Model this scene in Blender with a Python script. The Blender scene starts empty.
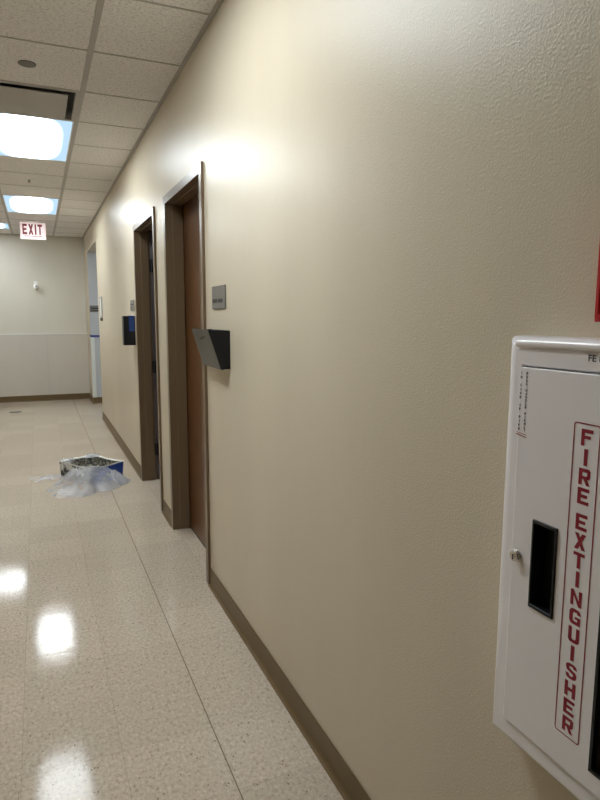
import bpy, bmesh, math, random
from mathutils import Vector, Matrix, noise
random.seed(7)
C = bpy.context.scene.collection
SC = bpy.context.scene

# ---------------------------------------------------------------- materials
def mat(name, col, rough=.5, metal=0., spec=.5, coat=0., emit=None, estr=0.):
    m = bpy.data.materials.new(name); m.use_nodes = True
    b = m.node_tree.nodes['Principled BSDF']
    b.inputs['Base Color'].default_value = (*col, 1)
    b.inputs['Roughness'].default_value = rough
    b.inputs['Metallic'].default_value = metal
    b.inputs['Specular IOR Level'].default_value = spec
    b.inputs['Coat Weight'].default_value = coat
    b.inputs['Coat Roughness'].default_value = .08
    if emit:
        b.inputs['Emission Color'].default_value = (*emit, 1)
        b.inputs['Emission Strength'].default_value = estr
    return m
def nodes(m): return m.node_tree.nodes, m.node_tree.links, m.node_tree.nodes['Principled BSDF']
def coords(m, scale=(1, 1, 1), obj=True):
    n, l, b = nodes(m)
    g = n.new('ShaderNodeNewGeometry'); mp = n.new('ShaderNodeMapping')
    mp.inputs['Scale'].default_value = scale
    l.new(g.outputs['Position'], mp.inputs['Vector'])
    return mp.outputs['Vector']
def noise_node(m, vec, scale, detail=3, rough=.5):
    n, l, b = nodes(m)
    t = n.new('ShaderNodeTexNoise'); t.inputs['Scale'].default_value = scale
    t.inputs['Detail'].default_value = detail; t.inputs['Roughness'].default_value = rough
    l.new(vec, t.inputs['Vector']); return t.outputs['Fac']
def ramp(m, fac, stops):
    n, l, b = nodes(m)
    r = n.new('ShaderNodeValToRGB'); e = r.color_ramp.elements
    while len(e) < len(stops): e.new(.5)
    for el, (p, c) in zip(e, stops): el.position = p; el.color = (*c, 1)
    l.new(fac, r.inputs['Fac']); return r.outputs['Color']
def bump(m, fac, strength, dist=.001, prev=None):
    n, l, b = nodes(m)
    k = n.new('ShaderNodeBump'); k.inputs['Strength'].default_value = strength
    k.inputs['Distance'].default_value = dist
    l.new(fac, k.inputs['Height'])
    if prev is not None: l.new(prev, k.inputs['Normal'])
    l.new(k.outputs['Normal'], b.inputs['Normal']); return k.outputs['Normal']
def mul(c, k): return tuple(min(1, x*k) for x in c)

def paint(name, col, rough=.34, orange=.35, spec=.5):
    m = mat(name, col, rough, spec=spec); n, l, b = nodes(m)
    v = coords(m)
    f = noise_node(m, coords(m, (1, 1, .3)), 2.2, 3)
    l.new(ramp(m, f, [(.3, mul(col, .96)), (.7, mul(col, 1.04))]), b.inputs['Base Color'])
    p = bump(m, noise_node(m, v, 210, 2), orange, .0018)
    p = bump(m, noise_node(m, v, 60, 2), orange*.22, .0025, p)
    bump(m, noise_node(m, coords(m, (1, 1, .22)), 13, 2), orange*.35, .004, p)
    return m
M = {}
M['wall'] = paint('wall_paint', (.585, .512, .392), .31, .45, .16)
M['endwall'] = paint('end_wall_paint', (.64, .61, .53), .5, .2)
M['wainscot'] = paint('wainscot_panel', (.56, .52, .46), .45, .1)
M['passage'] = paint('passage_paint', (.51, .525, .54), .5, .2)
M['frame'] = mat('brown_metal_paint', (.15, .10, .056), .3)
M['base'] = mat('brown_rubber', (.135, .088, .038), .42, spec=.3)
M['white'] = mat('white_enamel', (.81, .77, .78), .25)
M['whiteplastic'] = mat('white_plastic', (.8, .8, .78), .4)
M['black'] = mat('black_plastic', (.006, .006, .008), .4, spec=.35)
M['darkgrey'] = mat('smoked_grey_plastic', (.045, .045, .043), .3)
M['greyplate'] = mat('brushed_grey_plate', (.17, .16, .15), .4, .3)
M['textdark'] = mat('dark_lettering', (.02, .02, .022), .5)
M['red'] = mat('red_lettering', (.25, .004, .02), .45)
M['redbox'] = mat('red_enamel', (.5, .006, .012), .35)
M['chrome'] = mat('polished_chrome', (.75, .72, .68), .18, 1)
M['steel'] = mat('galvanised_steel', (.35, .35, .35), .4, .8)
M['tape'] = mat('blue_masking_tape', (.008, .035, .16), .5)
M['tapedark'] = mat('navy_tape', (.03, .05, .22), .5)
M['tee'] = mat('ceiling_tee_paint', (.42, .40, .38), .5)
M['dark'] = mat('dark_void', (.02, .02, .02), .8)
M['ductdark'] = mat('dark_duct', (.12, .12, .115), .4)
M['coverplate'] = mat('grey_cover', (.17, .16, .15), .5)
M['glass'] = mat('smoked_glass', (.03, .02, .018), .05)
M['guard'] = mat('corner_guard_plastic', (.72, .74, .70), .4)
M['outlet'] = mat('bronze_plate', (.06, .05, .035), .45, .5)
M['carpet'] = mat('dark_room_floor', (.05, .045, .04), .8)
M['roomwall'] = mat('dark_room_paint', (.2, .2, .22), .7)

# ceiling tile: fissured mineral fibre
m = M['tile'] = mat('mineral_ceiling_tile', (.5, .44, .385), .85); n, l, b = nodes(m)
v = coords(m)
l.new(ramp(m, noise_node(m, v, 75, 3, .65), [(.34, (.56, .535, .52)), (.47, (.76, .73, .72)), (.66, (.82, .80, .79))]), b.inputs['Base Color'])
bump(m, noise_node(m, v, 85, 3, .6), .5, .003)

# vinyl composition tile
m = M['vct'] = mat('vinyl_floor_tile', (.5, .45, .38), .16, spec=.12); n, l, b = nodes(m)
def mth(op, a, b_=None):
    k = n.new('ShaderNodeMath'); k.operation = op
    for i, x in enumerate((a, b_)):
        if x is None: continue
        if isinstance(x, (int, float)): k.inputs[i].default_value = x
        else: l.new(x, k.inputs[i])
    return k.outputs[0]
g = n.new('ShaderNodeNewGeometry'); sx = n.new('ShaderNodeSeparateXYZ'); l.new(g.outputs['Position'], sx.inputs[0])
P = .305
ax = mth('DIVIDE', mth('ADD', sx.outputs['X'], .294+P*20), P); ay = mth('DIVIDE', mth('ADD', sx.outputs['Y'], -1.605+P*20), P)
fx, fy = mth('FRACT', ax), mth('FRACT', ay)
dx = mth('SUBTRACT', .5, mth('ABSOLUTE', mth('SUBTRACT', fx, .5)))
dy = mth('SUBTRACT', .5, mth('ABSOLUTE', mth('SUBTRACT', fy, .5)))
# the joint at X=-.294 is open and dark, the others are tight
ix = mth('ROUND', ax)
main = mth('COMPARE', ix, 20.0); n_ = main.node; n_.inputs[2].default_value = .1
joint_w = mth('ADD', .0035, mth('MULTIPLY', main, .0035))
jx = mth('LESS_THAN', dx, joint_w); jy = mth('LESS_THAN', dy, .003)
cid = n.new('ShaderNodeCombineXYZ'); l.new(mth('FLOOR', ax), cid.inputs[0]); l.new(mth('FLOOR', ay), cid.inputs[1])
wn = n.new('ShaderNodeTexWhiteNoise'); wn.noise_dimensions = '3D'; l.new(cid.outputs[0], wn.inputs['Vector'])
v = coords(m)
base = ramp(m, noise_node(m, coords(m, (1, .7, 1)), 85, 4, .72), [(.30, (.26, .20, .145)), (.43, (.46, .38, .30)), (.58, (.52, .44, .35)), (.74, (.68, .60, .50))])
vo = n.new('ShaderNodeTexVoronoi'); vo.inputs['Scale'].default_value = 75
mp2 = coords(m, (1, .55, 1)); l.new(mp2, vo.inputs['Vector'])
chip = mth('MULTIPLY', mth('LESS_THAN', vo.outputs['Distance'], .2), mth('GREATER_THAN', noise_node(m, v, 40, 2), .58))
def mix(fac, a, b_, blend='MIX'):
    k = n.new('ShaderNodeMix'); k.data_type = 'RGBA'; k.blend_type = blend
    for i, x in ((0, fac), (6, a), (7, b_)):
        if isinstance(x, tuple): k.inputs[i].default_value = (*x, 1)
        elif isinstance(x, (int, float)): k.inputs[i].default_value = x
        else: l.new(x, k.inputs[i])
    return k.outputs[2]
c1 = mix(chip, base, (.20, .165, .125))
tone = n.new('ShaderNodeMapRange'); tone.inputs[3].default_value = .94; tone.inputs[4].default_value = 1.04
l.new(wn.outputs['Value'], tone.inputs[0])
c2 = mix(1.0, c1, tone.outputs[0], 'MULTIPLY')
c3 = mix(mth('MULTIPLY', mth('MAXIMUM', jy, mth('MULTIPLY', jx, mth('SUBTRACT', 1, main))), .33), c2, (.16, .13, .09))
c4 = mix(mth('MULTIPLY', mth('MULTIPLY', jx, main), .85), c3, (.15, .12, .08))
l.new(c4, b.inputs['Base Color'])
sc_ = noise_node(m, coords(m, (3, .5, 1)), 9, 4, .7)
mr = n.new('ShaderNodeMapRange'); mr.inputs[1].default_value = .35; mr.inputs[2].default_value = .7; mr.inputs[3].default_value = .05; mr.inputs[4].default_value = .11
l.new(sc_, mr.inputs[0]); l.new(mr.outputs[0], b.inputs['Roughness'])
p = bump(m, noise_node(m, v, 120, 2), .12, .0006)
p = bump(m, noise_node(m, coords(m, (1, 2.2, 1)), 9, 4, .6), .16, .003, p)
bump(m, mth('MAXIMUM', jx, jy), .25, .0006, p).node.invert = True

# stained wood veneer
def wood(name, c0, c1):
    m = mat(name, c0, .3); n, l, b = nodes(m)
    f = noise_node(m, coords(m, (14, 14, .7)), 4, 5, .6)
    l.new(ramp(m, f, [(.3, c0), (.7, c1)]), b.inputs['Base Color']); return m
M['wood'] = wood('stained_wood_veneer', (.085, .033, .009), (.14, .055, .016))
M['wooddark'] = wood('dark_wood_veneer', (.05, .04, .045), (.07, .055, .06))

# troffer lens: tubes glowing behind a prismatic lens
def lens(name, edge, core, px=2.1, py=1.9):
    m = bpy.data.materials.new(name); m.use_nodes = True
    n = m.node_tree.nodes; l = m.node_tree.links; n.clear()
    out = n.new('ShaderNodeOutputMaterial'); em = n.new('ShaderNodeEmission')
    tc = n.new('ShaderNodeTexCoord'); mp = n.new('ShaderNodeMapping'); mp.vector_type = 'POINT'
    mp.inputs['Location'].default_value = (-.5*px, -.5*py, 0); mp.inputs['Scale'].default_value = (px, py, 0)
    l.new(tc.outputs['Generated'], mp.inputs['Vector'])
    def q_(op, a, b_):
        k = n.new('ShaderNodeMath'); k.operation = op
        for i, x in enumerate((a, b_)):
            if isinstance(x, (int, float)): k.inputs[i].default_value = x
            else: l.new(x, k.inputs[i])
        return k.outputs[0]
    sp = n.new('ShaderNodeSeparateXYZ'); l.new(mp.outputs[0], sp.inputs[0])
    ln = q_('POWER', q_('ADD', q_('POWER', q_('ABSOLUTE', sp.outputs['X'], 0), 3.2), q_('POWER', q_('ABSOLUTE', sp.outputs['Y'], 0), 3.2)), 1/3.2)
    r = n.new('ShaderNodeMapRange'); r.interpolation_type = 'SMOOTHERSTEP'
    r.inputs[1].default_value = 1.0; r.inputs[2].default_value = .72; r.inputs[3].default_value = 0; r.inputs[4].default_value = 1
    l.new(ln, r.inputs[0])
    s = n.new('ShaderNodeMapRange'); s.inputs[3].default_value = edge; s.inputs[4].default_value = core; l.new(r.outputs[0], s.inputs[0])
    cr = n.new('ShaderNodeValToRGB'); cr.color_ramp.elements[0].color = (.56, .80, 1, 1); cr.color_ramp.elements[1].color = (.90, .97, 1, 1)
    cr.color_ramp.elements[1].position = .5
    l.new(r.outputs[0], cr.inputs['Fac'])
    l.new(s.outputs[0], em.inputs['Strength']); l.new(cr.outputs['Color'], em.inputs['Color'])
    l.new(em.outputs[0], out.inputs['Surface']); return m
M['lens'] = lens('troffer_lens', 1.0, 26.5, 2.3, 1.8)

# clear plastic film
m = bpy.data.materials.new('clear_plastic_film'); m.use_nodes = True; M['film'] = m
n, l, b = nodes(m); b.inputs['Base Color'].default_value = (.70, .71, .76, 1); b.inputs['Roughness'].default_value = .22
tr = n.new('ShaderNodeBsdfTransparent'); mx = n.new('ShaderNodeMixShader')
r = n.new('ShaderNodeMapRange'); r.inputs[1].default_value = .35; r.inputs[2].default_value = .7; r.inputs[3].default_value = .25; r.inputs[4].default_value = .55
l.new(noise_node(m, coords(m), 6, 2), r.inputs[0]); l.new(r.outputs[0], mx.inputs[0])
l.new(tr.outputs[0], mx.inputs[1]); l.new(b.outputs[0], mx.inputs[2])
l.new(mx.outputs[0], n['Material Output'].inputs['Surface'])

M['boxblue'] = mat('blue_printed_card', (.012, .06, .36), .4)
m = M['boxprint'] = mat('black_white_printed_card', (.1, .1, .1), .5); n, l, b = nodes(m)
l.new(ramp(m, noise_node(m, coords(m), 14, 2), [(.46, (.02, .02, .02)), (.54, (.7, .7, .68))]), b.inputs['Base Color'])
m = M['boxin'] = mat('mottled_card_lining', (.2, .2, .18), .6); n, l, b = nodes(m)
l.new(ramp(m, noise_node(m, coords(m), 55, 3, .7), [(.40, (.035, .035, .03)), (.52, (.22, .21, .17)), (.62, (.62, .60, .52))]), b.inputs['Base Color'])
M['card'] = mat('white_card', (.78, .78, .74), .5)

# ---------------------------------------------------------------- mesh helpers
def obj(name, bm, material, parent=None, smooth=False, bevel=0, seg=2):
    me = bpy.data.meshes.new(name)
    bmesh.ops.recalc_face_normals(bm, faces=bm.faces)
    bm.to_mesh(me); bm.free()
    for mm in (material if isinstance(material, (list, tuple)) else [material]): me.materials.append(mm)
    if smooth: me.shade_smooth()
    o = bpy.data.objects.new(name, me); C.objects.link(o)
    if parent is not None:
        o.parent = parent
        o.matrix_parent_inverse = Matrix.Translation(-parent.location)
    if bevel:
        k = o.modifiers.new('bevel', 'BEVEL'); k.width = bevel; k.segments = seg; k.limit_method = 'ANGLE'
        k.harden_normals = True; me.shade_smooth()
    return o
def box(bm, x0, x1, y0, y1, z0, z1, mi=0):
    vs = [bm.verts.new(p) for p in ((x0,y0,z0),(x1,y0,z0),(x1,y1,z0),(x0,y1,z0),(x0,y0,z1),(x1,y0,z1),(x1,y1,z1),(x0,y1,z1))]
    for f in ((3,2,1,0),(4,5,6,7),(0,1,5,4),(1,2,6,5),(2,3,7,6),(3,0,4,7)):
        bm.faces.new([vs[i] for i in f]).material_index = mi
    return bm
def B(*a): return box(bmesh.new(), *a)
def prism(bm, pts, axis, a0, a1, mi=0):
    """extrude a 2-D outline along an axis ('x': pts=(y,z), 'y': pts=(x,z), 'z': pts=(x,y))"""
    def P3(p, a): return {'x': (a, p[0], p[1]), 'y': (p[0], a, p[1]), 'z': (p[0], p[1], a)}[axis]
    A = [bm.verts.new(P3(p, a0)) for p in pts]; Bv = [bm.verts.new(P3(p, a1)) for p in pts]
    bm.faces.new(A).material_index = mi; bm.faces.new(Bv[::-1]).material_index = mi
    for i in range(len(pts)):
        j = (i+1) % len(pts); bm.faces.new((A[i], A[j], Bv[j], Bv[i])).material_index = mi
    return bm
def plate(axis, us, vs, holes, w0, w1):
    """slab with rectangular holes. axis 'x': u=y v=z w=x ; axis 'z': u=x v=y w=z"""
    bm = bmesh.new()
    us = sorted(set(us)); vs = sorted(set(vs)); cache = {}
    def V(u, v, w):
        k = (round(u, 5), round(v, 5), round(w, 5))
        if k not in cache: cache[k] = bm.verts.new((w, u, v) if axis == 'x' else ((u, w, v) if axis == 'y' else (u, v, w)))
        return cache[k]
    def solid(i, j):
        if i < 0 or j < 0 or i >= len(us)-1 or j >= len(vs)-1: return False
        cu, cv = (us[i]+us[i+1])/2, (vs[j]+vs[j+1])/2
        return not any(h[0] < cu < h[1] and h[2] < cv < h[3] for h in holes)
    for i in range(len(us)-1):
        for j in range(len(vs)-1):
            if not solid(i, j): continue
            a, b_, c, d = us[i], us[i+1], vs[j], vs[j+1]
            for w in (w0, w1): bm.faces.new((V(a,c,w), V(b_,c,w), V(b_,d,w), V(a,d,w)))
            if not solid(i-1, j): bm.faces.new((V(a,c,w0), V(a,d,w0), V(a,d,w1), V(a,c,w1)))
            if not solid(i+1, j): bm.faces.new((V(b_,c,w0), V(b_,d,w0), V(b_,d,w1), V(b_,c,w1)))
            if not solid(i, j-1): bm.faces.new((V(a,c,w0), V(b_,c,w0), V(b_,c,w1), V(a,c,w1)))
            if not solid(i, j+1): bm.faces.new((V(a,d,w0), V(b_,d,w0), V(b_,d,w1), V(a,d,w1)))
    return bm
def holed(axis, u0, u1, v0, v1, holes, w0, w1):
    us = [u0, u1]+[h[0] for h in holes]+[h[1] for h in holes]; vs = [v0, v1]+[h[2] for h in holes]+[h[3] for h in holes]
    return plate(axis, [u for u in us if u0 <= u <= u1], [v for v in vs if v0 <= v <= v1], holes, w0, w1)
def lathe(bm, prof, centre, axis='z', n=32):
    cx, cy, cz = centre; rings = []
    for r, h in prof:
        ring = []
        for i in range(n):
            a = 2*math.pi*i/n; c, s = r*math.cos(a), r*math.sin(a)
            ring.append(bm.verts.new({'z': (cx+c, cy+s, cz+h), 'x': (cx+h, cy+c, cz+s), 'y': (cx+c, cy+h, cz+s)}[axis]))
        rings.append(ring)
    for A, Bv in zip(rings, rings[1:]):
        for i in range(n):
            j = (i+1) % n; bm.faces.new((A[i], A[j], Bv[j], Bv[i]))
    bm.faces.new(rings[0]); bm.faces.new(rings[-1][::-1])
    return bm
S_, T_ = .31, .215                                             # stem width, bar thickness of the block letters
def bx_(x0, y0, x1, y1): return [(x0, y0), (x1, y0), (x1, y1), (x0, y1)]
c_ = .12
GLYPH = {
 'F': [bx_(0, 0, S_, 1), bx_(S_, 1-T_, 1, 1), bx_(S_, .42, .82, .42+T_*.95)],
 'E': [bx_(0, 0, S_, 1), bx_(S_, 1-T_, 1, 1), bx_(S_, .40, .85, .40+T_*.95), bx_(S_, 0, 1, T_)],
 'I': [bx_(0, 0, 1, 1)],
 'H': [bx_(0, 0, S_, 1), bx_(1-S_, 0, 1, 1), bx_(S_, .39, 1-S_, .39+T_)],
 'T': [bx_(0, 1-T_, 1, 1), bx_(.5-S_/2, 0, .5+S_/2, 1-T_)],
 'X': [[(0, 0), (.35, 0), (1, 1), (.65, 1)], [(0, 1), (.325, .5), (.5, .769), (.35, 1)], [(.5, .231), (.65, 0), (1, 0), (.675, .5)]],
 'N': [bx_(0, 0, S_*.9, 1), bx_(1-S_*.9, 0, 1, 1), [(S_*.9, 1), (S_*.9, .62), (1-S_*.9, 0), (1-S_*.9, .38)]],
 'R': [bx_(0, 0, S_, 1), [(S_, 1-T_), (.72, 1-T_), (.88, 1), (S_, 1)][::1], [(.72, 1-T_), (.72, .60), (1, .52), (1, .88), (.88, 1)],
       [(S_, .36), (.88, .36), (1, .52), (.72, .60), (.68, .36+T_*.9), (S_, .36+T_*.9)], [(.42, .36), (.76, .36), (1, 0), (.68, 0)]],
 'U': [bx_(0, .16, S_, 1), bx_(1-S_, .16, 1, 1), [(0, .16), (c_, .03), (.3, 0), (.7, 0), (1-c_, .03), (1, .16), (1-S_, .27), (.62, T_), (.38, T_), (S_, .27)]],
 'G': [[(0, .22), (S_, .32), (S_, .68), (0, .78)], [(0, .78), (.12, .95), (.32, 1), (.7, 1), (.9, .94), (1, .78), (1, .68), (.7, .68), (.66, 1-T_), (.38, 1-T_), (S_, .68)],
       [(0, .22), (.12, .05), (.32, 0), (.7, 0), (1, 0), (1, T_), (.66, T_), (.38, T_), (S_, .32)], bx_(.72, T_, 1, .52), bx_(.5, .36, .72, .52)],
 'S': [[(0, .26), (.10, .06), (.32, 0), (.7, 0), (.9, .06), (1, .24), (.70, .30), (.62, T_*.85), (.38, T_*.85), (.30, .32), (0, .32)],
       [(0, .70), (.10, .50), (.62, .38), (.70, .30), (1, .24), (1, .38), (.88, .54), (.38, .66), (.30, .74)],
       [(0, .70), (.30, .74), (.38, 1-T_*.85), (.62, 1-T_*.85), (.70, .72), (1, .72), (1, .80), (.9, .94), (.7, 1), (.32, 1), (.10, .94), (0, .82)]],
}
def glyph(bm, ch, origin, w, h, rot, depth=.0004):
    for poly in GLYPH[ch]:
        bm.faces.new([bm.verts.new(Vector(origin)+rot@Vector((x*w, y*h, depth))) for x, y in poly])
WALLROT = Matrix(((0, 0, -1), (-1, 0, 0), (0, 1, 0)))       # text lying on the right wall
FRONTROT = Matrix(((1, 0, 0), (0, 0, -1), (0, 1, 0)))       # text facing down the corridor
def text(bm, s, origin, w, h, rot, bold=.03, depth=.0004):
    """add lettering fitted to a w x h rectangle whose lower left corner is origin"""
    cu = bpy.data.curves.new('t', 'FONT'); cu.body = s; cu.size = 1; cu.offset = bold; cu.resolution_u = 4
    t = bpy.data.objects.new('t', cu); C.objects.link(t)
    dg = bpy.context.evaluated_depsgraph_get(); dg.update()
    me = bpy.data.meshes.new_from_object(t.evaluated_get(dg))
    xs = [v.co.x for v in me.vertices]; ys = [v.co.y for v in me.vertices]
    x0, x1, y0, y1 = min(xs), max(xs), min(ys), max(ys)
    tb = bmesh.new(); tb.from_mesh(me)
    bpy.data.objects.remove(t); bpy.data.curves.remove(cu)
    vm = {}
    for v in tb.verts:
        p = Vector(((v.co.x-x0)/(x1-x0)*w, (v.co.y-y0)/(y1-y0)*h, depth))
        vm[v] = bm.verts.new(Vector(origin)+rot@p)
    for f in tb.faces:
        try: bm.faces.new([vm[v] for v in f.verts])
        except ValueError: pass
    tb.free(); bpy.data.meshes.remove(me)
    return bm
def struct(o, label=None):
    o['kind'] = 'structure'
    if label: o['label'] = label
    return o
def tag(o, label, cat, group=None):
    o['label'] = label; o['category'] = cat
    if group: o['group'] = group
    return o
def thing(name, loc, label, cat, group=None):
    o = bpy.data.objects.new(name, None); o.location = loc; o.empty_display_size = .1; C.objects.link(o)
    return tag(o, label, cat, group)
def copy_tree(o, off, parent=None):
    c = o.copy(); C.objects.link(c); c.parent = parent
    if parent is None: c.location = o.location + Vector(off)
    for ch in list(o.children): copy_tree(ch, off, c)
    return c

# ---------------------------------------------------------------- the shell
H = 2.745; YB, YE = -2.6, 11.1; XL = -2.16; T = .145
PY0, PY1, PZ = 8.87, 10.43, 2.446            # side passage opening
D1 = (3.02, 4.0); D2 = (4.355, 5.325); DZ = 2.18   # outer sizes of the two door frames
FW = .05
openings = [(D1[0]+.02, D1[1]-.02, -1, DZ-.02), (D2[0]+.02, D2[1]-.02, -1, DZ-.02), (PY0, PY1, -1, PZ)]
struct(obj('wall_right', holed('x', YB, YE, 0, H, openings, 0, T), M['wall']))
struct(obj('wall_left', B(XL-.1, XL, YB, YE, 0, H), M['wall']))
struct(obj('wall_end', B(XL-.1, 2.6, YE, YE+.1, 0, H), M['endwall']))
struct(obj('wall_back', B(XL-.1, T, YB-.1, YB, 0, H), M['wall']))
struct(obj('floor', B(XL-.1, 2.6, YB-.1, YE+.1, -.1, 0), M['vct']))
# side passage and the dark room behind the far door
struct(obj('wall_passage_far', B(T+.02, 2.6, PY1-.0, PY1+.1, 0, H), M['passage']))
struct(obj('wall_passage_near', B(T, 2.6, PY0-.1, PY0, 0, H), M['passage']))
struct(obj('wall_passage_side', B(2.5, 2.6, PY0, PY1, 0, H), M['passage']))
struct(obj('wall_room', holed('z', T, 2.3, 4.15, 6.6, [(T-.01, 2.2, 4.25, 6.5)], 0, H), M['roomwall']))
struct(obj('wall_passage_jamb', B(.001, T+.02, PY1-.004, PY1-.0005, 0, PZ), M['passage']))
# ceiling: tiles cut round the lay-in fittings
gx = [0, -.47, -1.08, -1.69, XL]; seam = [2.79+.6*k for k in range(-9, 15)]
LIGHTS = [(-1.08, -.47, 1.59, 2.79), (-1.08, -.47, 4.59, 5.79), (-1.08, -.47, 7.59, 8.79), (-1.69, -1.08, 9.87, 10.47)]
VENT = (-1.08, -.47, 3.99, 4.59)
holes = [(a+.004, b_-.004, c+.004, d-.004) for a, b_, c, d in LIGHTS+[VENT]]
struct(obj('ceiling', holed('z', XL-.1, 2.6, YB-.1, YE+.1, holes, H, H+.02), M['tile']))
struct(obj('ceiling', B(XL-.1, 2.6, YB-.1, YE+.1, H+.2, H+.25), M['tile']))
bm = bmesh.new()
for x in gx[1:-1]: box(bm, x-.014, x+.014, YB, YE, H-.004, H+.001)
for s in seam:
    if YB < s < YE:
        for x0, x1 in zip(gx[1:], gx):
            if any(a+.1 < (x0+x1)/2 < b_+.1 and c+.05 < s < d-.05 for a, b_, c, d in LIGHTS): continue
            if x1 == -1.08 and s > 9.9 and x0 == -1.69: continue
            box(bm, x0, x1, s-.006, s+.006, H-.0025, H+.001)
struct(obj('trim_1', bm, M['tee']))                     # ceiling grid
bm = bmesh.new()
box(bm, -.022, 0, YB, YE, H-.004, H+.001); box(bm, XL, XL+.022, YB, YE, H-.004, H+.001)
box(bm, XL, 0, YE-.022, YE, H-.004, H+.001)
struct(obj('trim_2', bm, M['tee']))                     # wall angle
# baseboards: rubber cove base
def cove(name, path, out):
    """path: two (x,y) ends on the wall, out: unit vector into the room"""
    prof = [(0, .1), (.004, .102), (.0055, .098), (.0055, .02), (.010, .008), (.018, .001), (0, .001)]
    (xa, ya), (xb, yb) = path; bm = bmesh.new()
    A = [bm.verts.new((xa+out[0]*p, ya+out[1]*p, z)) for p, z in prof]; Bv = [bm.verts.new((xb+out[0]*p, yb+out[1]*p, z)) for p, z in prof]
    bm.faces.new(A); bm.faces.new(Bv[::-1])
    for i in range(len(prof)): j = (i+1) % len(prof); bm.faces.new((A[i], A[j], Bv[j], Bv[i]))
    return struct(obj(name, bm, M['base']))
cove('baseboard_right', ((0, YB), (0, D1[0])), (-1, 0)); cove('baseboard_right', ((0, D1[1]), (0, D2[0])), (-1, 0))
cove('baseboard_right', ((0, D2[1]), (0, PY0+.005)), (-1, 0)); cove('baseboard_right', ((0, PY1-.01), (0, YE)), (-1, 0))
cove('baseboard_end', ((XL, YE-.012), (0, YE-.012)), (0, -1)); cove('baseboard_left', ((XL, YB), (XL, YE)), (1, 0))
cove('baseboard_passage', ((-.01, PY1-.004), (2.5, PY1-.004)), (0, -1))
# wainscot panels, their cap and seam on the end wall
bm = bmesh.new()
for x0, x1 in ((XL, -1.876), (-1.874, -.656), (-.654, -.0)): box(bm, x0+.003, x1-.003, YE-.012, YE, .0, 1.125)
struct(obj('trim_3', bm, M['wainscot'], bevel=.002))
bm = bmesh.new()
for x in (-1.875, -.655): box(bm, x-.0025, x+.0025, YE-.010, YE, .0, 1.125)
struct(obj('seam_shade', bm, M['tee']))                     # grey strips standing in for the shadow in the panel seams
struct(obj('trim_4', B(XL, 0, YE-.017, YE, 1.125, 1.14), M['guard']))
bm = bmesh.new()
prism(bm, [(-.002, PY1-.008), (.055, PY1-.008), (.055, PY1-.0045), (-.0005, PY1-.0045), (-.0005, PY1+.04), (-.004, PY1+.04)], 'z', .102, 1.12)
struct(obj('trim_5', bm, M['guard']))                   # corner guard

# ---------------------------------------------------------------- doors
def door_frame(name, y0, y1):
    """wrap-round pressed metal frame with a stop"""
    # profile (x along wall depth, d inward offset from outer edge)
    prof = [(.0, .0), (-.014, .0), (-.014, FW), (.035, FW), (.035, FW+.004), (.10, FW+.004), (.10, FW-.01), (T+.012, FW-.01), (T+.012, .02), (.0, .02)]
    bm = bmesh.new(); rings = []
    for k in range(4):
        ring = []
        for x, d in prof:
            y = y0+d if k < 2 else y1-d
            z = 0.0005 if k in (0, 3) else DZ-d
            ring.append(bm.verts.new((x, y, z)))
        rings.append(ring)
    for A, Bv in zip(rings, rings[1:]):
        for i in range(len(prof)): j = (i+1) % len(prof); bm.faces.new((A[i], A[j], Bv[j], Bv[i]))
    bm.faces.new(rings[0]); bm.faces.new(rings[-1][::-1])
    return bm
def lever(parent, x, y, z, s, material):
    bm = bmesh.new(); lathe(bm, [(.028, 0), (.028, -.008), (.012, -.01), (.012, -.05)], (x, y, z), 'x', 20)
    box(bm, x-.058, x-.044, min(y, y+s*.12), max(y, y+s*.12), z-.009, z+.009)
    return obj('door_handle', bm, material, parent, bevel=.002)
# near door: closed wood leaf
d1 = thing('door_1', (0, sum(D1)/2, 0), 'closed reddish-brown wooden door in a brown metal frame, nearest the camera', 'door')
d1['kind'] = 'structure'
obj('door_frame', door_frame('door_frame', *D1), M['frame'], d1, bevel=.002)
obj('door_leaf', B(.104, .144, D1[0]+FW-.007, D1[1]-FW+.007, .008, DZ-FW+.007), M['wood'], d1, bevel=.002)
obj('threshold', B(.104, .144, D1[0]+FW, D1[1]-FW, -.0005, .006), M['dark'], d1)
lever(d1, .104, D1[0]+.125, 1.0, 1, M['chrome'])
# far door: leaf swung into the dark room
d2 = thing('door_2', (0, sum(D2)/2, 0), 'open doorway in a brown metal frame with a dark door swung inward', 'door')
d2['kind'] = 'structure'
obj('door_frame', door_frame('door_frame', *D2), M['frame'], d2, bevel=.002)
hy = D2[1]-FW+.002; w = D2[1]-D2[0]-2*FW-.004; ang = math.radians(78)
bm = B(0, .044, -w, 0, .008, DZ-FW)
bmesh.ops.transform(bm, matrix=Matrix.Translation((.112, hy-.006, 0)) @ Matrix.Rotation(ang, 4, 'Z'), verts=bm.verts)
leaf = obj('door_leaf', bm, M['wooddark'], d2, bevel=.002)
for zc in (.28, 1.0, 1.85):
    bm = bmesh.new(); lathe(bm, [(.008, -.055), (.008, .055)], (.122, hy-.018, zc), 'z', 12)
    box(bm, .104, .136, hy-.016, hy-.012, zc-.05, zc+.05)
    obj('hinge', bm, M['black'], d2)

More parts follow.
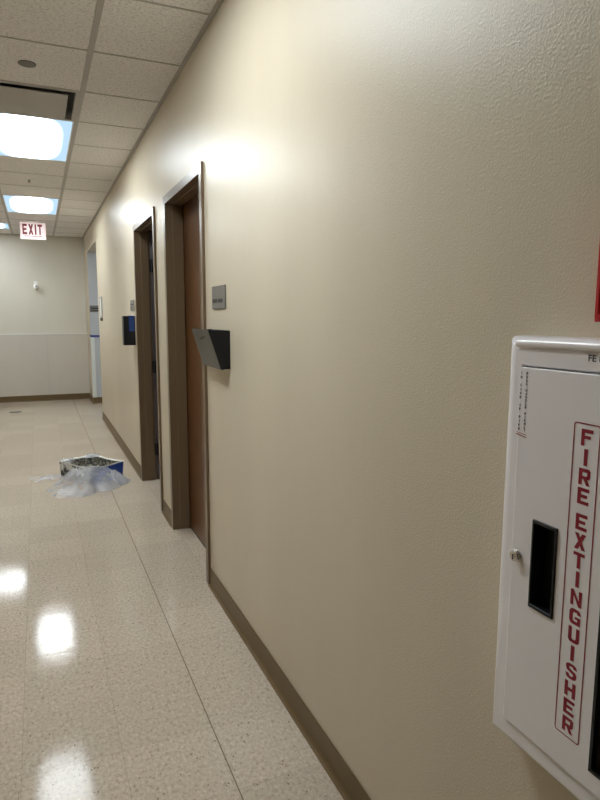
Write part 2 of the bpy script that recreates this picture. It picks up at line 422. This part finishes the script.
# ---------------------------------------------------------------- ceiling fittings
def troffer(rect, name='ceiling_light'):
    a, b_, c, d = rect
    t = thing(name, ((a+b_)/2, (c+d)/2, H), '', 'ceiling light', 'recessed fluorescent ceiling lights')
    bm = holed('z', a+.014, b_-.014, c+.008, d-.008, [(a+.022, b_-.022, c+.015, d-.015)], H-.003, H+.05)
    obj('light_frame', bm, M['whiteplastic'], t)
    bm = B(a+.0225, b_-.0225, c+.0155, d-.0155, H+.001, H+.008)
    obj('lens', bm, M['lens'], t)
    return t
tt = [troffer(r) for r in LIGHTS]
tt[0]['label'] = 'recessed ceiling light overhead just outside the top of the picture'
tt[1]['label'] = 'largest lit ceiling panel, nearest of those in view, just past the air diffuser'
tt[2]['label'] = 'lit ceiling panel above and in front of the exit sign, second of those in view'
tt[3]['label'] = 'small sliver of lit ceiling panel at the left edge beside the exit sign'
a, b_, c, d = VENT
t = thing('air_diffuser', ((a+b_)/2, (c+d)/2, H), 'square ceiling air diffuser with a flat face plate and dark slots around it', 'air vent')
obj('outer_frame', holed('z', a+.012, b_-.012, c+.006, d-.006, [(a+.034, b_-.034, c+.028, d-.028)], H-.004, H+.03), M['tee'], t)
bm = bmesh.new()
o0 = (a+.034, b_-.034, c+.028, d-.028); o1 = (a+.12, b_-.12, c+.11, d-.11)
def rect(bm, r, z): return [bm.verts.new(p) for p in ((r[0], r[2], z), (r[1], r[2], z), (r[1], r[3], z), (r[0], r[3], z))]
A, Bv = rect(bm, o0, H+.028), rect(bm, o1, H+.11)
for i in range(4): j = (i+1) % 4; bm.faces.new((A[i], A[j], Bv[j], Bv[i]))
bm.faces.new(Bv)
obj('duct_cone', bm, M['ductdark'], t)
obj('face_plate', B(a+.06, b_-.075, c+.088, d-.036, H-.006, H+.0), M['tee'], t, bevel=.002)
bm = bmesh.new()
bm.free()
for x in (a+.1, b_-.1): obj('hanger_bracket', B(x-.012, x+.012, (c+d)/2-.02, (c+d)/2+.02, H, H+.108), M['steel'], t)
bm = lathe(bmesh.new(), [(.045, 0), (.045, -.003), (.042, -.005)], (-.765, 3.685, H), 'z', 40)
tag(obj('ceiling_cover', bm, M['coverplate']), 'flat round grey cover disc set in the tile before the air diffuser', 'ceiling disc')
t = thing('fire_sprinkler', (-.787, 6.66, H), 'small sprinkler head with a round plate between the two lit ceiling panels', 'sprinkler')
obj('escutcheon', lathe(bmesh.new(), [(.048, 0), (.046, -.004), (.022, -.008)], (-.787, 6.66, H), 'z', 28), M['whiteplastic'], t, smooth=False)
obj('sprinkler_body', lathe(bmesh.new(), [(.012, -.008), (.012, -.016), (.005, -.018), (.005, -.026), (.018, -.028), (.018, -.030)], (-.787, 6.66, H), 'z', 20), M['steel'], t)

# exit sign
t = thing('exit_sign', (-.775, 9.4, H), 'white EXIT sign with red letters hanging from the ceiling near the end wall', 'exit sign')
obj('ceiling_mount', B(-.85, -.70, 9.375, 9.43, H-.03, H), M['whiteplastic'], t, bevel=.003)
mm = mat('lit_acrylic', (.82, .70, .70), .3, emit=(1, .72, .74), estr=.28)
obj('sign_panel', B(-.938, -.612, 9.395, 9.41, 2.485, H-.03), mm, t, bevel=.002)
bm = bmesh.new()
for ch, x0_, ww in (('E', -.908, .058), ('X', -.832, .062), ('I', -.752, .020), ('T', -.716, .060)):
    glyph(bm, ch, (x0_, 9.395, 2.548), ww, .142, FRONTROT, .001)
obj('exit_lettering', bm, M['red'], t)
bm = bmesh.new()
random.seed(3); x = -.89
while x < -.67:
    w_ = random.uniform(.004, .012); box(bm, x, x+w_, 9.393, 9.3949, 2.523, 2.532); x += w_+.004
obj('small_print', bm, M['red'], t)
mm = mat('lit_edge', (.9, .88, .88), .3, emit=(1, .95, .95), estr=.6)
obj('bright_edge', B(-.936, -.614, 9.392, 9.3948, 2.487, 2.508), mm, t)

# end-wall sensor
t = thing('wall_sensor', (-.778, YE, 1.92), 'small white round-nosed sensor mounted on the end wall', 'sensor')
obj('mount_plate', B(-.81, -.75, YE-.02, YE, 1.93, 2.0), M['whiteplastic'], t, bevel=.006)
bm = lathe(bmesh.new(), [(.022, .0), (.022, -.05), (.042, -.055), (.044, -.09), (.036, -.115), (.015, -.13)], (-.772, YE, 1.915), 'y', 24)
obj('sensor_body', bm, M['whiteplastic'], t, smooth=True)
obj('sensor_lens', lathe(bmesh.new(), [(.016, -.128), (.010, -.136)], (-.772, YE, 1.915), 'y', 16), M['coverplate'], t)

# ---------------------------------------------------------------- things on the right wall
def room_sign(y0, y1, z0, z1, label, dark):
    t = thing('room_sign', (0, (y0+y1)/2, z0), label, 'sign', None)
    obj('sign_plate', B(-.006, 0, y0, y1, z0, z1), M['greyplate'], t, bevel=.0015)
    bm = bmesh.new()
    for r in dark: box(bm, -.0066, -.006, *r)
    obj('sign_lettering', bm, M['textdark'], t)
    return t
def letterbars(y0, y1, z0, z1, gap, seed):
    random.seed(seed); out = []; y = y1
    while y > y0+.01:
        w_ = random.uniform(.010, .014); out.append((max(y0, y-w_), y, z0, z1)); y -= w_+.003
        if abs(y-(y0+y1)/2) < gap: y -= .012
    return out
room_sign(2.662, 2.885, 1.466, 1.572, 'grey room sign with one dark text line above the tilted black file pocket',
          letterbars(2.69, 2.872, 1.494, 1.511, .008, 4))
room_sign(5.47, 5.69, 1.474, 1.572, 'small grey sign above the black wall box, left of the far doorway',
          [(5.49, 5.68, 1.528, 1.54), (5.62, 5.67, 1.49, 1.515), (5.48, 5.5, 1.49, 1.50)])

# tilted file pocket
t = thing('file_pocket', (0, 2.765, 1.198), 'black wedge-shaped file pocket tilting out from the wall beside the near door', 'file holder')
y0, y1 = 2.61, 2.92
bm = bmesh.new()
box(bm, -.004, 0, y0, y1, 1.198, 1.368)
for y in (y0, y1-.003): prism(bm, [(0, 1.368), (-.088, 1.368), (-.033, 1.198), (0, 1.198)], 'y', y, y+.003)
box(bm, -.034, 0, y0, y1, 1.196, 1.20)
obj('pocket_body', bm, M['black'], t)
bm = prism(bmesh.new(), [(-.088, 1.372), (-.100, 1.372), (-.043, 1.194), (-.031, 1.194)], 'y', y0-.002, y1+.002)
obj('front_panel', bm, M['black'], t, bevel=.001)
n_ = Vector((-.178, 0, -.057)).normalized()*.0012
bm = prism(bmesh.new(), [(-.1000, 1.371), (-.1000+n_.x, 1.371+n_.z), (-.0432+n_.x, 1.196+n_.z), (-.0432, 1.196)], 'y', y0+.002, y1)
obj('grey_insert', bm, M['darkgrey'], t)
# small swoosh mark on the front
bm = bmesh.new(); pts = []
for i in range(9):
    u = i/8; y = 2.83-.14*u; z = 1.322+.020*u; hgt = .006*(1-abs(2*u-1))+.001
    pts.append((y, z, hgt))
def onfront(z, e=.0018): 
    x = -.100+(1.372-z)*(.057/.178); return x-e
V0 = [bm.verts.new((onfront(z+h_), y, z+h_)) for y, z, h_ in pts]; V1 = [bm.verts.new((onfront(z-h_), y, z-h_)) for y, z, h_ in pts]
for i in range(8): bm.faces.new((V0[i], V0[i+1], V1[i+1], V1[i]))
obj('swoosh_mark', bm, M['black'], t)
# black wall box by the far door with painter's tape
t = thing('wall_box', (0, 5.57, 1.18), 'plain black wall-mounted box with blue tape on it, left of the far doorway', 'wall box')
bm = holed('z', -.10, -.001, 5.46, 5.56, [(-.094, -.008, 5.466, 5.554)], 1.18, 1.432)
box(bm, -.10, -.001, 5.46, 5.56, 1.178, 1.184)
obj('box_body', bm, M['black'], t, bevel=.002)
bm = bmesh.new()
box(bm, -.054, -.008, 5.4575, 5.4595, 1.30, 1.434); box(bm, -.054, -.008, 5.4575, 5.52, 1.4335, 1.435)
obj('blue_tape', bm, M['tape'], t)
obj('highlight_slip', B(-.022, -.012, 5.47, 5.55, 1.30, 1.442), M['card'], t)  # white sliver modelled in place of the highlight at the box top
# framed panel with a knob at the corridor end
t = thing('wall_panel', (0, 8.42, 1.42), 'small pale framed wall panel with a dark knob under it, beside the side passage opening', 'wall panel')
obj('panel_face', B(-.010, 0, 8.30, 8.53, 1.43, 1.665), M['guard'], t, bevel=.002)
obj('panel_border', holed('x', 8.285, 8.545, 1.42, 1.678, [(8.30, 8.53, 1.43, 1.665)], -.016, 0), M['tee'], t)
obj('knob', lathe(bmesh.new(), [(.022, 0), (.024, -.02), (.014, -.032)], (0, 8.33, 1.39), 'x', 20), M['coverplate'], t)

# passage: sign, tape stripe
t = thing('room_sign', (.075, PY1-.004, 1.5), 'grey-blue sign plate with two dark text lines inside the side passage', 'sign')
obj('sign_plate', B(.004, .15, PY1-.010, PY1-.004, 1.495, 1.60), M['greyplate'], t)
bm = bmesh.new(); box(bm, .02, .14, PY1-.0106, PY1-.010, 1.545, 1.565); box(bm, .02, .146, PY1-.0106, PY1-.010, 1.512, 1.527)
obj('sign_lettering', bm, M['textdark'], t)
bm = B(-.0015, .163, PY1-.012, PY1-.008, 1.088, 1.126); box(bm, -.0055, -.002, PY1-.012, PY1+.12, 1.10, 1.138)
tag(obj('tape_strip', bm, M['tapedark']), 'blue masking tape strip wrapped round the corner of the side passage wall', 'tape')

# ---------------------------------------------------------------- fire extinguisher cabinet
XF = -.060; ZC0, ZC1 = .695, 1.397; YC1, YC0 = .789, .415
t = thing('extinguisher_cabinet', (0, (YC0+YC1)/2, ZC0), 'white metal fire extinguisher cabinet on the wall at the right', 'fire extinguisher cabinet')
r0 = (YC0+.023, YC1-.023, ZC0+.0, 0)
I = (YC0+.028, YC1-.026, ZC0+.033, ZC1-.045)       # door opening
def swept(I, prof):
    """picture-frame sweep: prof = (side offset, vertical offset, x)"""
    bm = bmesh.new(); rings = []
    for sy, sz in ((-1, -1), (1, -1), (1, 1), (-1, 1)):
        ring = []
        for a_, b__, x in prof:
            y = (I[0] if sy < 0 else I[1])+sy*a_; z = (I[2] if sz < 0 else I[3])+sz*b__
            ring.append(bm.verts.new((x, y, z)))
        rings.append(ring)
    for k in range(4):
        A, Bv = rings[k], rings[(k+1) % 4]
        for i in range(len(prof)-1): bm.faces.new((A[i], A[i+1], Bv[i+1], Bv[i]))
    return bm
prof = [(0, 0, -.03), (0, 0, XF+.002), (.002, .002, XF)]
prof += [(.016, .022, XF)]
for i in range(0, 9):
    q = i/8*math.pi/2
    prof.append((.016+.028*math.sin(q), .022+.025*math.sin(q), XF+.028*(1-math.cos(q))))
prof += [(.044, .047, -.004), (.044, .047, 0)]
o = obj('cabinet_trim', swept(I, prof), M['white'], t, smooth=True)
k = o.modifiers.new('edge', 'EDGE_SPLIT'); k.split_angle = math.radians(40)
# slightly proud bead along the top and sides of the trim
for nm, zz in (('trim_bead', ZC1-.009),):
    bm = bmesh.new()
    prism(bm, [(XF-.0015+.0035*math.cos(a_), zz+.006*math.sin(a_)) for a_ in [i*math.pi/6 for i in range(12)]], 'y', YC0+.02, YC1-.012)
    obj(nm, bm, M['white'], t, smooth=False)
XD = -.065
G = (I[0]+.055, .580, I[2]+.03, 1.30); HN = (.6645, .7157, .959, 1.1075)
GLY = (.492, .580, .762, 1.295)
hn = (HN[0]+.003, HN[1]-.003, HN[2]+.003, HN[3]-.003)
door = obj('cabinet_door', holed('x', I[0]+.002, I[1]-.0015, I[2]+.002, I[3]-.002, [GLY, hn], XD, XD+.018), M['white'], t, bevel=.0018)
obj('window_glass', B(XD+.008, XD+.012, GLY[0], GLY[1], GLY[2], GLY[3]), M['glass'], door)
obj('window_gasket', holed('x', GLY[0]-.001, GLY[1]+.001, GLY[2]-.001, GLY[3]+.001, [(GLY[0]+.004, GLY[1]-.004, GLY[2]+.004, GLY[3]-.004)], XD-.001, XD+.008), M['black'], door)
hd = obj('recessed_handle', holed('x', *HN, [(HN[0]+.0045, HN[1]-.0045, HN[2]+.006, HN[3]-.006)], XD-.003, XD+.03), M['black'], door, bevel=.0015)
obj('handle_pan', prism(bmesh.new(), [(XD+.024, HN[2]+.002), (XD+.03, HN[2]+.002), (XD+.03, HN[3]-.002), (XD+.026, HN[3]-.002)], 'y', HN[0]+.002, HN[1]-.002), M['black'], hd)
lk = obj('lock', lathe(bmesh.new(), [(.0115, 0), (.0115, -.002), (.0100, -.004), (.0090, -.008), (.007, -.0095)], (XD, .7475, 1.0335), 'x', 28), M['chrome'], door, smooth=True)
lk.modifiers.new('edge', 'EDGE_SPLIT').split_angle = math.radians(35)
obj('key_slot', B(XD-.0100, XD-.0092, .7462, .7488, 1.0285, 1.0375), M['textdark'], lk)
# tub behind the door
obj('cabinet_tub', holed('x', I[0]+.001, I[1]-.001, I[2]+.001, I[3]-.001, [(I[0]+.003, I[1]-.003, I[2]+.003, I[3]-.003)], -.045, -.002), M['white'], t)
# lettering border
bm = bmesh.new(); yb0, yb1, zb0, zb1, w_, rr = .6005, .6475, .786, 1.2785, .0019, .005
def rr_ring(off):
    out = []
    for cy, cz, a0 in ((yb1-rr, zb1-rr, 0), (yb0+rr, zb1-rr, 90), (yb0+rr, zb0+rr, 180), (yb1-rr, zb0+rr, 270)):
        for i in range(5):
            q = math.radians(a0+i*22.5); out.append((cy+(rr+off)*math.cos(q), cz+(rr+off)*math.sin(q)))
    return out
A = [bm.verts.new((XD-.0004, *p)) for p in rr_ring(0)]; Bv = [bm.verts.new((XD-.0004, *p)) for p in rr_ring(-w_)]
for i in range(len(A)): j = (i+1) % len(A); bm.faces.new((A[i], A[j], Bv[j], Bv[i]))
obj('label_border', bm, M['red'], door)
bm = bmesh.new(); lh = .0247; yc = .6232
for s, z0_, pitch in (('FIRE', 1.270, .0290), ('EXTINGUISHER', 1.1435, .02950)):
    for k_, ch in enumerate(s):
        ww = .0068 if ch == 'I' else .0205
        glyph(bm, ch, (XD, yc+ww/2, z0_-lh-k_*pitch), ww, lh, WALLROT)
obj('label_lettering', bm, M['red'], door)
bm = bmesh.new()
for s, yy in (('IN CASE OF FIRE', .7585), ('PULL HANDLE FIRMLY', .7462)):
    pz = .0985/len('PULL HANDLE FIRMLY') if s[0] == 'P' else .0985/len(s)
    for k_, ch in enumerate(s):
        if ch == ' ': continue
        ww = .0012 if ch == 'I' else .0034
        text(bm, ch, (XD, yy+ww/2, 1.3425-.0045-k_*pz), ww*1.1, .0045, WALLROT, .05)
obj('pull_instructions', bm, M['textdark'], door)
bm = bmesh.new()
prism(bm, [(.7635, 1.2385), (.7415, 1.2355), (.7415, 1.2368), (.7635, 1.2405)], 'x', XD-.0004, XD)
prism(bm, [(.7635, 1.2425), (.7415, 1.2395), (.7415, 1.2405), (.7635, 1.2433)], 'x', XD-.0004, XD)
obj('red_arrow', bm, M['red'], door)
bm = bmesh.new()
text(bm, 'FE', (XF, .6345, 1.3675), .0135, .0095, WALLROT, .02); text(bm, '#', (XF, .6165, 1.3675), .008, .0095, WALLROT, .02)
obj('number_lettering', bm, M['textdark'], t)

# red box above it
t = thing('red_wall_box', (0, .60, 1.42), 'red box on the wall at the right edge above the white cabinet', 'alarm box')
bm = bmesh.new(); prism(bm, [(0, .656), (0, .545), (-.03, .545), (-.034, .55), (-.034, .651), (-.03, .656)], 'z', 1.4235, 1.60)
obj('box_cover', bm, M['redbox'], t, bevel=.0015)
obj('cover_lip', holed('x', .551, .650, 1.429, 1.594, [(.556, .645, 1.434, 1.589)], -.0362, -.0338), M['redbox'], t)

# ---------------------------------------------------------------- things on the floor
tag(obj('floor_outlet', lathe(bmesh.new(), [(.085, 0), (.083, .004), (.05, .005)], (-1.155, 9.94, .0003), 'z', 32), M['outlet']),
    'small dark round plate set in the floor near the end wall', 'floor plate')
# opened carton
Lc, Fc, Rc, Bc = (-.672, 5.665), (-.427, 5.275), (-.145, 5.455), (-.39, 5.845)
cn = Vector((sum(p[0] for p in (Lc, Fc, Rc, Bc))/4, sum(p[1] for p in (Lc, Fc, Rc, Bc))/4))
t = thing('open_box', (cn.x, cn.y, 0), 'shallow open blue and white carton with a mottled lining on the floor', 'box')
hh = .145
def shrink(p, k): v = Vector(p)-cn; return cn+v*k
def side(bm, p, q, h0, h1, k=.985, mi=0):
    a0, a1 = shrink(p, 1), shrink(q, 1); b0, b1 = shrink(p, k), shrink(q, k)
    fl = 1.045                                                     # flares out towards the rim
    vs = []
    for (u, f) in ((a0, 1), (a1, 1), (b1, 1), (b0, 1)): vs.append(bm.verts.new((cn.x+(u.x-cn.x)*.95, cn.y+(u.y-cn.y)*.95, h0)))
    for (u, f) in ((a0, 1), (a1, 1), (b1, 1), (b0, 1)): vs.append(bm.verts.new((u.x, u.y, h1)))
    for f in ((3,2,1,0),(4,5,6,7),(0,1,5,4),(1,2,6,5),(2,3,7,6),(3,0,4,7)): bm.faces.new([vs[i] for i in f]).material_index = mi
corn = [Lc, Fc, Rc, Bc]
bm = bmesh.new(); side(bm, Fc, Rc, .001, hh); obj('blue_side', bm, M['boxblue'], t)
bm = bmesh.new(); side(bm, Lc, Fc, .001, hh); obj('printed_side', bm, M['boxprint'], t)
bm = bmesh.new(); side(bm, Rc, Bc, .001, hh); side(bm, Bc, Lc, .001, hh)
bs = [shrink(p, .94) for p in corn]; prism(bm, [(p.x, p.y) for p in bs], 'z', .001, .006)
obj('carton_body', bm, M['boxin'], t)
# folded white rim
bm = bmesh.new()
for i in range(4):
    p, q = corn[i], corn[(i+1) % 4]
    ri = .79 if i < 2 else .95
    n1 = 10; prev = None
    for k_ in range(n1+1):
        u = k_/n1; po = Vector(p).lerp(Vector(q), u)
        wob = .006*math.sin(u*9+i*2)
        a_ = shrink(po, 1.012); b__ = shrink(po, ri+wob)
        zz = hh+.006+.004*math.sin(u*7+i)
        row = [bm.verts.new((a_.x, a_.y, zz-.006)), bm.verts.new((a_.x, a_.y, zz+.003)), bm.verts.new((b__.x, b__.y, zz-.004-.01*(i < 2))), bm.verts.new((b__.x, b__.y, zz-.010-.01*(i < 2)))]
        if prev:
            for j in range(4): jj = (j+1) % 4; bm.faces.new((prev[j], prev[jj], row[jj], row[j]))
        prev = row
obj('white_rim', bm, M['card'], t)
# crumpled lining
bm = bmesh.new(); N = 26; gridv = []
for i in range(N+1):
    row = []
    for j in range(N+1):
        u, w_ = i/N, j/N
        p = (Vector(Lc)*(1-u)+Vector(Fc)*u)*(1-w_)+(Vector(Bc)*(1-u)+Vector(Rc)*u)*w_
        p = shrink(p, .93)
        e = max(abs(2*u-1), abs(2*w_-1))
        z = .018+.05*e**7+.02*abs(noise.noise(Vector((u*6, w_*6, 1))))+.015*noise.noise(Vector((u*14, w_*14, 4)))
        row.append(bm.verts.new((p.x, p.y, max(.012, z))))
    gridv.append(row)
for i in range(N):
    for j in range(N): bm.faces.new((gridv[i][j], gridv[i+1][j], gridv[i+1][j+1], gridv[i][j+1]))
obj('mottled_lining', bm, M['boxin'], t)

# crumpled clear plastic bag heaped against the carton
def ridge(x, y, z=0):
    s = 0; a_ = 1; f = 1
    for _ in range(4):
        s += a_*(1-abs(2*noise.noise(Vector((x*f, y*f, z+f))))) ; a_ *= .5; f *= 2.1
    return s/1.9
def sheet(name, outline, cx, cy, hfun, N=70, M_=26, seed=0):
    """radial sheet: outline(theta)->radius"""
    bm = bmesh.new(); rows = []
    c = bm.verts.new((cx, cy, hfun(cx, cy, 0)))
    for j in range(1, M_+1):
        row = []
        for i in range(N):
            th = 2*math.pi*i/N; r = outline(th)*j/M_
            x, y = cx+r*math.cos(th), cy+r*math.sin(th)
            row.append(bm.verts.new((x, y, hfun(x, y, j/M_))))
        rows.append(row)
    for i in range(N): bm.faces.new((c, rows[0][i], rows[0][(i+1) % N]))
    for A, Bv in zip(rows, rows[1:]):
        for i in range(N): j = (i+1) % N; bm.faces.new((A[i], Bv[i], Bv[j], A[j]))
    return bm
bg = thing('plastic_bag', (-.46, 5.22, 0), 'crumpled clear plastic bag lying against the front of the open carton', 'plastic bag')
def edge_dist(x, y):
    """distance in front of the two front faces of the carton (negative inside)"""
    def dline(p, q):
        d_ = Vector(q)-Vector(p); n2 = Vector((d_.y, -d_.x)).normalized()
        v = (Vector((x, y))-Vector(p)).dot(n2); return -v if (cn-Vector(p)).dot(n2) > 0 else v
    return max(dline(Lc, Fc), dline(Fc, Rc))
def h1(x, y, t_):
    e = edge_dist(x, y)
    base_ = .140/(1+math.exp((e-.17)/.05))
    w_ = max(0, 1-t_**6)
    z = (base_*(.74+.34*ridge(x*2.5, y*6, 2))+.024*ridge(x*4, y*12, 5))*w_+.003
    if e < .02: z = max(z, hh+.008+.010*ridge(x*7, y*7))*w_+.004
    return z
def out1(th):
    return (.27+.045*math.cos(2*(th-.15))+.03*math.sin(3*th+1)+.018*math.sin(7*th)+.01*math.sin(13*th))
obj('bag_film', sheet('bag', out1, -.49, 5.235, h1), M['film'], bg, smooth=True)
def h2(x, y, t_):
    e = edge_dist(x, y); base_ = max(0, .11-.5*max(0, e))
    return (base_*(.5+.6*ridge(x*8, y*8, 9))+.02*ridge(x*13, y*13, 3))*max(0, 1-t_**3)+.004
obj('bag_fold', sheet('bag', lambda th: .12+.02*math.sin(2*th)+.02*math.sin(5*th+2)+.012*math.sin(11*th), -.245, 5.31, h2, 50, 18), M['film'], bg, smooth=True)
def h3(x, y, t_): return .003+.016*ridge(x*12, y*12, 7)*max(0, 1-t_**3)
obj('bag_tail', sheet('bag', lambda th: .12+.035*math.cos(2*th)+.02*math.sin(5*th), -.78, 5.72, h3, 40, 14), M['film'], bg, smooth=True)
# film draped over the back left and centre of the rim
def h4(x, y, t_): return hh+.006+.035*ridge(x*14, y*14, 8)*max(0, 1-t_**2)
obj('bag_top', sheet('bag', lambda th: .07+.02*math.sin(3*th)+.012*math.sin(7*th), -.60, 5.66, h4, 30, 10), M['film'], bg, smooth=True)
obj('bag_top', sheet('bag', lambda th: .065+.02*math.sin(3*th+2)+.01*math.sin(7*th), -.39, 5.76, h4, 30, 10), M['film'], bg, smooth=True)

# ---------------------------------------------------------------- lights the place has
def area(name, loc, size, sy, power, col, rot=(0, 0, 0)):
    L = bpy.data.lights.new(name, 'AREA'); L.shape = 'RECTANGLE'; L.size = size; L.size_y = sy; L.energy = power; L.color = col
    o = bpy.data.objects.new(name, L); o.location = loc; o.rotation_euler = rot; C.objects.link(o); return o
area('passage_light', (1.2, (PY0+PY1)/2, H-.02), 1.1, .5, 8.5, (.86, .94, 1))
area('dark_room_light', (1.6, 4.9, 2.2), .5, .5, 1.2, (.35, .6, 1))

w_ = bpy.data.worlds.new('world'); SC.world = w_; w_.use_nodes = True
w_.node_tree.nodes['Background'].inputs[0].default_value = (0, 0, 0, 1)

# ---------------------------------------------------------------- camera
cam = bpy.data.cameras.new('camera'); co = bpy.data.objects.new('camera', cam); C.objects.link(co)
R = Matrix(((0.91847216, 0.05165646, -0.39209758), (-0.39547754, 0.12631222, -0.90974872), (0.00253231, 0.99064466, 0.13644323)))
co.matrix_world = Matrix.Translation((-.785, 0, 1.43)) @ R.to_4x4()
cam.sensor_fit = 'HORIZONTAL'; cam.sensor_width = 36; cam.lens = 36*605/600; cam.clip_start = .02
SC.camera = co
vs_ = SC.view_settings; vs_.view_transform = 'Standard'; vs_.look = 'None'; vs_.gamma = 1; vs_.exposure = 0
vs_.use_curve_mapping = False
